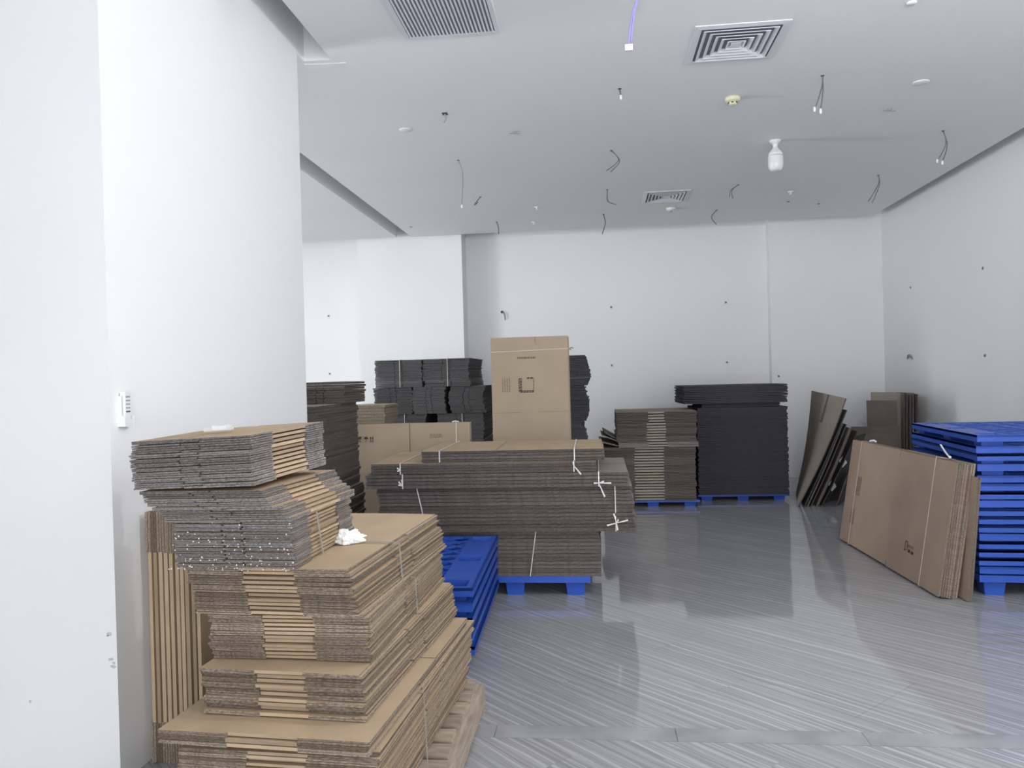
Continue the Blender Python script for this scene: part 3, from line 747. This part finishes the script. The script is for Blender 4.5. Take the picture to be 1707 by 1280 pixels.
for k, (xb, zt, dx, y0, nm, fm) in enumerate([(2.395, 1.115, .50, 9.42, 'tall dark sheet just behind the wide bent cardboard sheet', 'board_black'),
                                              (2.425, .965, .42, 9.41, 'narrow cardboard sheet second behind the wide bent one', 'kraft_dull'),
                                              (2.47, .95, .42, 9.43, 'dark cardboard sheet third behind the wide bent one', 'board_black'),
                                              (2.535, .90, .40, 9.40, 'pale edged cardboard sheet fourth behind the wide bent one', 'kraft_dull'),
                                              (2.60, .86, .42, 9.46, 'dark cardboard sheet nearest the two white stickers', 'board_black')]):
    patch_sheet('cardboard_sheet', nm, (xb, y0, 0), (xb+dx, y0, zt), (xb+.16, y0+.95, 0), (xb+.16+dx*.8, y0+.95, zt), .012 if k != 3 else .02, fm, 'edge_mid' if fm != 'board_black' else 'edge_dark', G_K, bow=-.01)
dark = patch_sheet('cardboard_sheet', 'black cardboard sheet carrying two small white stickers', (2.64, 9.62, 0), (3.06, 9.62, .80), (3.0, 9.98, 0), (3.28, 9.98, .80), .012, 'board_black', 'edge_dark', G_K)
patch_sheet('cardboard_sheet', 'short cardboard sheet leaning next to the big right carton bundle', (2.745, 9.40, 0), (2.88, 9.40, .36), (2.95, 9.8, 0), (3.05, 9.8, .36), .012, 'board_black', 'edge_mid', G_K)
def quad_sticker(parent, c, u, v, n):
    c, u, v, n = map(Vector, (c, u, v, n)); b = MB()
    p = [c-u-v, c+u-v, c+u+v, c-u+v]
    b.hexa([tuple(q) for q in p]+[tuple(q+n*.002) for q in p]); return b.build('sticker', 'strap', parent)
quad_sticker(dark, (2.885, 9.60, .50), (.028, 0, .03), (-.02, 0, .045), (0, -1, 0))
quad_sticker(dark, (2.755, 9.595, .22), (.028, 0, .03), (-.02, 0, .045), (0, -1, 0))
# upright sheets in the corner
for nm, xa, xb, zt, y, th, fm in [('tallest upright cardboard sheet in the far right corner', 3.585, 3.96, 1.285, 10.62, .014, 'kraft_dull'),
                                  ('upright cardboard sheet second tallest in the far right corner', 3.46, 3.83, 1.185, 10.42, .014, 'board_brown'),
                                  ('low dark upright cardboard sheet in the far right corner, stepping down', 3.20, 3.78, .865, 10.22, .014, 'board_brown'),
                                  ('lowest dark upright cardboard sheet in the right corner behind the big bundle', 3.02, 3.68, .80, 10.02, .014, 'board_brown')]:
    patch_sheet('cardboard_sheet', nm, (xa, y, 0), (xa, y+.05, zt), (xb, y, 0), (xb, y+.05, zt-.01), th, fm, 'edge_mid', 'upright sheets in the right corner')
for k in range(5):
    x = 3.955+.038*k
    patch_sheet('cardboard_sheet', ['first', 'second', 'third', 'fourth', 'rightmost'][k] + ' of five upright sheets seen edge on beside the right wall', (x-.03, 10.52+.02*(k % 2), 0), (x, 10.52+.02*(k % 2), 1.262-.012*(k % 3)),
                (x-.03+.08, 11.3, 0), (x+.08, 11.3, 1.262-.012*(k % 3)), .018, 'kraft_dull', 'edge_mid' if k % 2 else 'edge_dark', 'edge-on sheets by the right wall')

# ------------------------------------------------------------------ big tan bundle leaning on the blue pile
Lb = upright('carton_bundle', 'large tan carton bundle tied with two pale strings, leaning on the blue pallet pile', (2.408, 5.60, 0.0), 1.95, .925, .122, .0152, 9.0, -88.0, 'kraft_pink', 'edge_brown', .05, .46, jit=.006)
z = .1228
b = MB()
b.box(-.60, -.594, .195, .262, z, z+.0006); b.box(-.60, -.558, .256, .262, z, z+.0006); b.box(-.562, -.556, .195, .262, z, z+.0006); b.box(-.612, -.582, .186, .196, z, z+.0006)
b.box(-.536, -.505, .185, .207, z, z+.0006); b.box(-.485, -.452, .182, .204, z, z+.0006); text_lines(b, -.505, .232, .10, .02, 2, z, False, .35)
b.build('printed_icons', 'ink', Lb)
b = MB(); text_lines(b, -1.66, .53, .10, .17, 3, z, True, .45); text_lines(b, -1.72, .25, .10, .14, 3, z, True, .4); b.build('printed_text', 'ink_pale', Lb)
s = strap_loop(Lb, 'x', -1.72, 1.95, .925, .122, 'string_pink', .009, gap=.006, name='string'); 
kb = MB(); kb.tube([(-1.74, .938, .05), (-1.71, .95, .03), (-1.69, .94, .01)], .009, 6); kb.build('knot', 'strap', s)
s = strap_loop(Lb, 'x', -.30, 1.95, .925, .122, 'string_pink', .009, gap=.006, name='string')
# slight kink of the near string is part of its own run
kb = MB(); kb.tube([(-.30, .938, .03), (-.34, .97, .045), (-.40, 1.02, .06)], .006, 6); kb.tube([(-.32, .936, .02), (-.28, .944, .04)], .01, 6); kb.build('knot', 'strap', s)
Mb = upright('carton_bundle', 'narrow pair of tan boards squeezed between the big tan bundle and the blue pile', (2.475, 5.53, 0.0), 1.2, .835, .034, .017, 5.4, -88.0, 'kraft_pink', 'edge_brown', .30, .46, jit=.004)

# ------------------------------------------------------------------ ceiling fittings
def diffuser(x0, x1, y0, y1, label):
    cx, cy, hx, hy = (x0+x1)/2, (y0+y1)/2, (x1-x0)/2, (y1-y0)/2
    e = empty('ceiling_diffuser', (cx, cy, H)); tag(e, label, 'air vent', 'square air diffusers')
    def ring(ax, ay, za, bx, by, zb, th=.003):
        m = MB()
        for sx, sy in ((0, -1), (1, 0), (0, 1), (-1, 0)):
            if sx == 0: p = [(-ax, sy*ay, za), (ax, sy*ay, za), (bx, sy*by, zb), (-bx, sy*by, zb)]
            else: p = [(sx*ax, -ay, za), (sx*ax, ay, za), (sx*bx, by, zb), (sx*bx, -by, zb)]
            q = [(x, y, z+th) for x, y, z in p]
            m.hexa(p+q)
        return m
    ring(hx, hy, -.008, hx-.045, hy-.045, -.012, .006).build('frame', 'vent', e)
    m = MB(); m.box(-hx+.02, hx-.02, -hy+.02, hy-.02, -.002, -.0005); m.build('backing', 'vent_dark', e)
    n = 5
    for k in range(n):
        a = (hx-.062)*(1-k/(n+.35)); bb = (hy-.062)*(1-k/(n+.35))
        ring(a, bb, -.020, a-.024, bb-.024, -.006, .004).build('vane', 'vent', e)
    m = MB(); m.box(-.034, .034, -.034, .034, -.018, -.012); m.build('centre_plate', 'vent', e)
diffuser(.69, 1.29, 5.085, 5.69, 'large square louvred air diffuser near the top right of the picture')
diffuser(.64, 1.20, 9.55, 10.17, 'distant square louvred air diffuser above the back stacks')
e = empty('return_air_grille', (-.86, 4.56, H)); tag(e, 'slotted return air grille cut by the top of the picture', 'air vent')
gx0, gx1, gy0, gy1 = -.275, .282, -.40, .38
m = MB(); m.box(gx0-.03, gx1+.03, gy0-.03, gy0, -.008, 0); m.box(gx0-.03, gx1+.03, gy1, gy1+.03, -.008, 0); m.box(gx0-.03, gx0, gy0, gy1, -.008, 0); m.box(gx1, gx1+.03, gy0, gy1, -.008, 0)
m.build('frame', 'vent', e)
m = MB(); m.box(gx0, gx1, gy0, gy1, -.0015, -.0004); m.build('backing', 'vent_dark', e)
nb = 23
bmesh_bar = MB(); bmesh_bar.box(-.0045, .0045, gy0, gy1, -.011, -.002); bm_ = bmesh_bar.mesh('slat', 'vent')
for k in range(nb): link('slat', bm_, e, (gx0+(k+.5)*(gx1-gx0)/nb, 0, 0), (0, R(14), 0))

def ceiling_lamp(x, y, label, lit=None):
    e = empty('ceiling_bulb', (x, y, H)); tag(e, label, 'light bulb', 'screw-in bulbs on the ceiling')
    m = MB(); m.lathe([(.052, 0), (.055, -.006), (.052, -.018), (.034, -.022), (.030, -.040)], (0, 0, 0), 20)
    m.build('socket', 'white_plastic', e, True)
    m = MB(); m.lathe([(.021, -.038), (.023, -.045), (.021, -.05), (.023, -.056), (.021, -.062), (.024, -.07), (.030, -.082), (.054, -.108), (.066, -.13), (.068, -.145)], (0, 0, 0), 24)
    m.build('bulb_body', 'white_plastic', e, True)
    m = MB(); m.lathe([(.068, -.145), (.070, -.16), (.071, -.23), (.066, -.262), (.052, -.284), (.028, -.294), (.004, -.296)], (0, 0, 0), 24)
    o = m.build('bulb_globe', 'bulb', e, True)
    if lit:
        mm = mat('lit_bulb_globe', (.9, .9, .9), .4, .3, emit=(LAMP_COL, 12.0*lit)); o.data.materials[0] = mm
        ld = bpy.data.lights.new('bulb_light', 'POINT'); ld.energy = LAMP_POWER*lit; ld.color = LAMP_COL; ld.shadow_soft_size = .07
        link('bulb_light', ld, e, (0, 0, -.385))
    return e
ceiling_lamp(1.768, 7.72, 'unlit white screw-in light bulb hanging from the ceiling')
for x, y, f, nm in LIT: ceiling_lamp(x, y, f'lit ceiling bulb {nm}, outside the picture', f)

# smoke detectors
e = empty('smoke_detector', (1.155, 6.46, H)); tag(e, 'cream round smoke detector on the ceiling near the large diffuser', 'smoke detector')
m = MB(); m.lathe([(.060, 0), (.062, -.012), (.056, -.028), (.036, -.036)], (0, 0, 0), 20); m.build('base', 'cream_plastic', e, True)
m = MB(); m.lathe([(.034, -.034), (.036, -.05), (.026, -.060), (.005, -.062)], (0, 0, 0), 16); m.build('chamber', 'cream_plastic', e, True)
for k in range(6):
    m = MB(); a = k*math.pi/3+.3; m.box(.032, .0375, -.008, .008, -.050, -.040); o = m.build('slot', 'dark_plastic', e); o.rotation_euler = (0, 0, a)
e = empty('smoke_detector', (1.05, 10.55, H)); tag(e, 'white round smoke detector on the ceiling by the distant diffuser', 'smoke detector')
m = MB(); m.lathe([(.062, 0), (.064, -.014), (.054, -.030), (.03, -.040), (.004, -.042)], (0, 0, 0), 18); m.build('base', 'white_plastic', e, True)
m = MB(); m.lathe([(.02, -.04), (.018, -.052), (.003, -.054)], (0, 0, 0), 12); m.build('chamber', 'grey_plastic', e, True)
# flush discs (speaker covers) and sprinklers
for x, y, r, lab in [(-1.606, 6.738, .055, 'flat white ceiling disc left of the small square hole'), (2.569, 6.38, .06, 'flat white ceiling disc above the right wires'),
                     (1.965, 4.985, .03, 'small white ceiling disc at the top edge of the picture')]:
    m = MB(); m.lathe([(r, 0), (r, -.004), (r*.88, -.009), (r*.3, -.011)], (x, y, H), 24); tag(m.build('ceiling_disc', 'white_plastic', None, True), lab, 'ceiling cover', 'flat ceiling covers')
for x, y, lab in [(-.70, 10.09, 'small white sprinkler head nearer than its twin above the tall tan cartons'), (-.814, 11.04, 'small white sprinkler head close to the back wall'),
                  (2.445, 9.935, 'small white sprinkler head left of the far right wires')]:
    e = empty('sprinkler', (x, y, H)); tag(e, lab, 'sprinkler', 'ceiling sprinklers')
    m = MB(); m.lathe([(.035, 0), (.036, -.006), (.012, -.010), (.010, -.030)], (0, 0, 0), 16); m.build('collar', 'white_plastic', e, True)
    m = MB(); m.lathe([(.016, -.030), (.018, -.034), (.004, -.036)], (0, 0, 0), 12); m.build('deflector', 'white_plastic', e, True)
for x, y, lab in [(2.55, 6.976, 'metal fixing clip on the ceiling below the right flat disc'), (-.664, 6.972, 'metal fixing clip on the ceiling left of centre')]:
    e = empty('ceiling_clip', (x, y, H)); tag(e, lab, 'metal clip', 'ceiling clips')
    m = MB(); m.lathe([(.016, 0), (.016, -.012), (.01, -.016)], (0, 0, 0), 12); m.build('stud', 'grey_plastic', e)
    m = MB(); m.hexa([(-.05, -.012, -.016), (.05, -.004, -.024), (.05, .012, -.024), (-.05, .012, -.016), (-.05, -.012, -.013), (.05, -.004, -.021), (.05, .012, -.021), (-.05, .012, -.013)]); m.build('spring', 'metal', e)
e = empty('ceiling_hole', (-1.188, 6.40, H)); tag(e, 'small dark square opening in the ceiling with a cable tail', 'ceiling hole')
m = MB(); m.box(-.022, .022, -.03, .03, -.003, 0); m.build('opening', 'dark_plastic', e)
m = MB(); m.tube([(0, 0, 0), (.008, 0, -.03), (-.004, 0, -.055), (-.016, 0, -.075)], [.008, .010, .012, .006], 6); m.build('cable', 'metal', e)
for x, y, lab in [(2.556, 10.52, 'dark drill hole in the ceiling left of the far right wires'), (3.0, 10.75, 'tiny dark drill hole in the ceiling nearest the right slot'), (-2.572, 10.96, 'tiny dark drill hole in the ceiling near the left slot')]:
    m = MB(); m.lathe([(.018, 0), (.020, -.003), (.006, -.004)], (x, y, H), 10); tag(m.build('drill_hole', 'dark_plastic'), lab, 'drill hole', 'drill holes in the ceiling')

# hanging wires
WIRES = [
 ([(0.314, 4.539, 3.8), (0.263, 4.539, 3.65), (0.234, 4.539, 3.48)], 'purple pair of wires with a white plug at the top of the picture', 'wire_purple', 2, True, .0045),
 ([(0.242, 6.097, 3.8), (0.249, 6.097, 3.739)], 'very short wire stub below the purple wires', 'wire_dark', 1, True, .006),
 ([(0.21, 7.744, 3.8), (0.289, 7.744, 3.695), (0.198, 7.744, 3.589)], 'bowed double wire in the middle of the ceiling', 'wire_dark', 2, False, .0045),
 ([(0.192, 9.344, 3.8), (0.202, 9.344, 3.664), (0.293, 9.344, 3.617)], 'hooked wire left of the distant diffuser', 'wire_dark', 2, False, .0045),
 ([(0.163, 10.743, 3.8), (0.184, 10.743, 3.676), (0.14, 10.743, 3.531)], 'wire hanging nearest the back wall in the middle', 'wire_dark', 1, False, .007),
 ([(-1.319, 7.771, 3.8), (-1.28, 7.771, 3.659), (-1.295, 7.771, 3.34)], 'long thin pale wire hanging on the left of the ceiling', 'wire_grey', 1, True, .005),
 ([(-1.331, 9.372, 3.8), (-1.41, 9.372, 3.705), (-1.36, 9.372, 3.74)], 'small looped wire just behind the long pale wire', 'wire_dark', 1, False, .006),
 ([(-1.329, 10.916, 3.8), (-1.308, 10.916, 3.72), (-1.308, 10.916, 3.63)], 'short wire hanging over the back pier', 'wire_dark', 1, False, .007),
 ([(1.754, 6.102, 3.8), (1.756, 6.102, 3.692), (1.735, 6.102, 3.54)], 'split wire with two white tips right of the smoke detector', 'wire_dark', 2, True, .005),
 ([(3.297, 7.724, 3.8), (3.331, 7.724, 3.663), (3.285, 7.724, 3.509)], 'twisted bowed wire nearest the right wall', 'wire_dark', 2, True, .005),
 ([(3.271, 9.336, 3.8), (3.282, 9.336, 3.69), (3.198, 9.336, 3.488)], 'wavy wire hanging by the far right ceiling corner', 'wire_dark', 2, False, .0045),
 ([(1.731, 9.448, 3.8), (1.654, 9.448, 3.733), (1.665, 9.448, 3.641)], 'curled wire right of the distant diffuser', 'wire_dark', 2, False, .0045),
 ([(1.692, 10.833, 3.8), (1.618, 10.833, 3.706), (1.679, 10.833, 3.606)], 'crescent shaped wire near the back wall', 'wire_dark', 1, False, .006)]
for pts, lab, mt, strands, tip, r in WIRES:
    e = empty('hanging_wire', pts[0]); tag(e, lab, 'wire', 'wires hanging from the ceiling')
    p0 = Vector(pts[0]); L = [Vector(p)-p0 for p in pts]
    for s in range(strands):
        q = smooth_pts(L, 6); n = len(q)
        if s: q = [p + Vector((-.045 if mt != 'wire_purple' else .016, .01, .02))*((i/(n-1))**1.5) + Vector((.004, 0, 0)) for i, p in enumerate(q)]
        m = MB(); m.tube(q, r, 6); m.build('strand', mt, e, True)
        if tip and not (mt == 'wire_purple' and s):
            m = MB(); c = q[-1]
            if mt == 'wire_purple': m.box(c.x-.018, c.x+.026, c.y-.012, c.y+.012, c.z-.035, c.z)
            else: m.lathe([(.007, .012), (.010, 0), (.009, -.02), (.004, -.026)], tuple(c), 8)
            m.build('connector', 'white_plastic', e)
    m = MB(); m.lathe([(.014, 0), (.012, -.004), (.006, -.005)], (0, 0, 0), 10); m.build('grommet', 'dark_plastic', e)

# ------------------------------------------------------------------ things on the walls
def wall_plug(c, nrm, lab, s=1.0):
    n = Vector(nrm); u = Vector((-n.y, n.x, 0)); e = empty('wall_plug', c); tag(e, lab, 'wall plug', 'wall plugs and their chipped holes')
    def blob(r, d0, d1, mt, nm, dz=0, irregular=.25, k=10):
        m = MB(); a = [(u*math.cos(2*math.pi*i/k) + Vector((0, 0, 1))*math.sin(2*math.pi*i/k))*r*random.uniform(1-irregular, 1+irregular) + Vector((0, 0, dz)) for i in range(k)]
        m.v = [tuple(p+n*d0) for p in a]+[tuple(p*.8+n*d1) for p in a]
        m.f = [tuple(range(k)), tuple(range(k, 2*k))]+[(i, (i+1) % k, k+(i+1) % k, k+i) for i in range(k)]; m.m = [0]*(k+2)
        m.build(nm, mt, e)
    blob(.030*s, 0.0, .003, 'wall', 'plaster_patch', -.006); blob(.015*s, .002, .010, 'grey_plastic', 'plug'); blob(.007*s, .009, .012, 'dark_plastic', 'bore')
yb = YN
for x, z, y, lab in [(.268, 2.656, yb, 'upper left wall plug on the recessed back wall'), (2.004, 2.666, yb, 'upper right wall plug on the recessed back wall'),
                     (.253, 1.754, yb, 'lower left wall plug on the recessed back wall'), (2.0, 1.75, yb, 'lower right wall plug on the recessed back wall'),
                     (-4.257, 2.683, yb, 'upper wall plug on the back wall beside the pillar'), (-4.265, 1.748, yb, 'lower wall plug on the back wall beside the pillar'),
                     (2.72, 1.52, 12.03, 'small wall plug low on the right projection above the black stack')]:
    wall_plug((x, y, z), (0, -1, 0), lab, 1.25)
for y, z, lab, s in [(9.03, 2.654, 'upper wall plug on the right wall nearest the picture edge', 1.4), (11.0, 2.668, 'upper wall plug on the right wall nearest the corner', 1.2),
                     (9.03, 1.70, 'lower wall plug on the right wall nearest the picture edge', 1.5)]:
    wall_plug((XR, y, z), (-1, 0, 0), lab, s)
m = MB(); k = [(XR-.001, 11.18, 1.71), (XR-.02, 11.12, 1.765), (XR-.03, 11.04, 1.775), (XR-.02, 10.98, 1.72), (XR-.006, 11.0, 1.70), (XR-.004, 11.06, 1.745)]
m.v = k+[(x-.006, y, z-.004) for x, y, z in k]; m.f = [tuple(range(6)), tuple(range(6, 12))]+[(i, (i+1) % 6, 6+(i+1) % 6, 6+i) for i in range(6)]; m.m = [0]*8
tag(m.build('peeling_paint', 'wire_grey'), 'curled flake of peeling paint low on the right wall', 'paint flake')
e = empty('wall_wire', (-1.439, YN, 2.643)); tag(e, 'short wire poking out of the recessed back wall by the pier', 'wire')
m = MB(); m.tube(smooth_pts([(0, 0, 0), (.02, -.03, .0), (.045, -.035, -.05), (.05, -.03, -.13)], 5), .008, 6); m.build('strand', 'wire_dark', e, True)
m = MB(); m.tube([(0, 0.001, 0), (0, -.006, 0)], .022, 10); m.build('grommet', 'dark_plastic', e)
# remote control in its holder on the pillar
e = empty('remote_control', (PX, 3.005, 1.43)); tag(e, 'white remote control in a holder on the pillar, above the front stack', 'remote control')
m = MB(); m.box(0, .004, -.032, .032, .0, .125); m.box(.004, .030, -.032, -.029, .0, .045); m.box(.004, .030, .029, .032, .0, .045); m.box(.026, .029, -.029, .029, .0, .03); m.box(.004, .026, -.029, .029, 0, .004)
m.box(.004, .016, -.032, -.029, .045, .125)
m.build('holder', 'white_plastic', e)
m = MB(); m.prism([(.006, -.024), (.020, -.024), (.024, -.018), (.024, .018), (.020, .024), (.006, .024)], .006, .142); m.build('body', 'white_plastic', e)
for k in range(5):
    for j in (-1, 0, 1):
        m = MB(); m.box(.0238, .0255, j*.010-.0035, j*.010+.0035, .058+k*.015, .064+k*.015); m.build('button', 'grey_plastic' if k else 'dark_plastic', e)
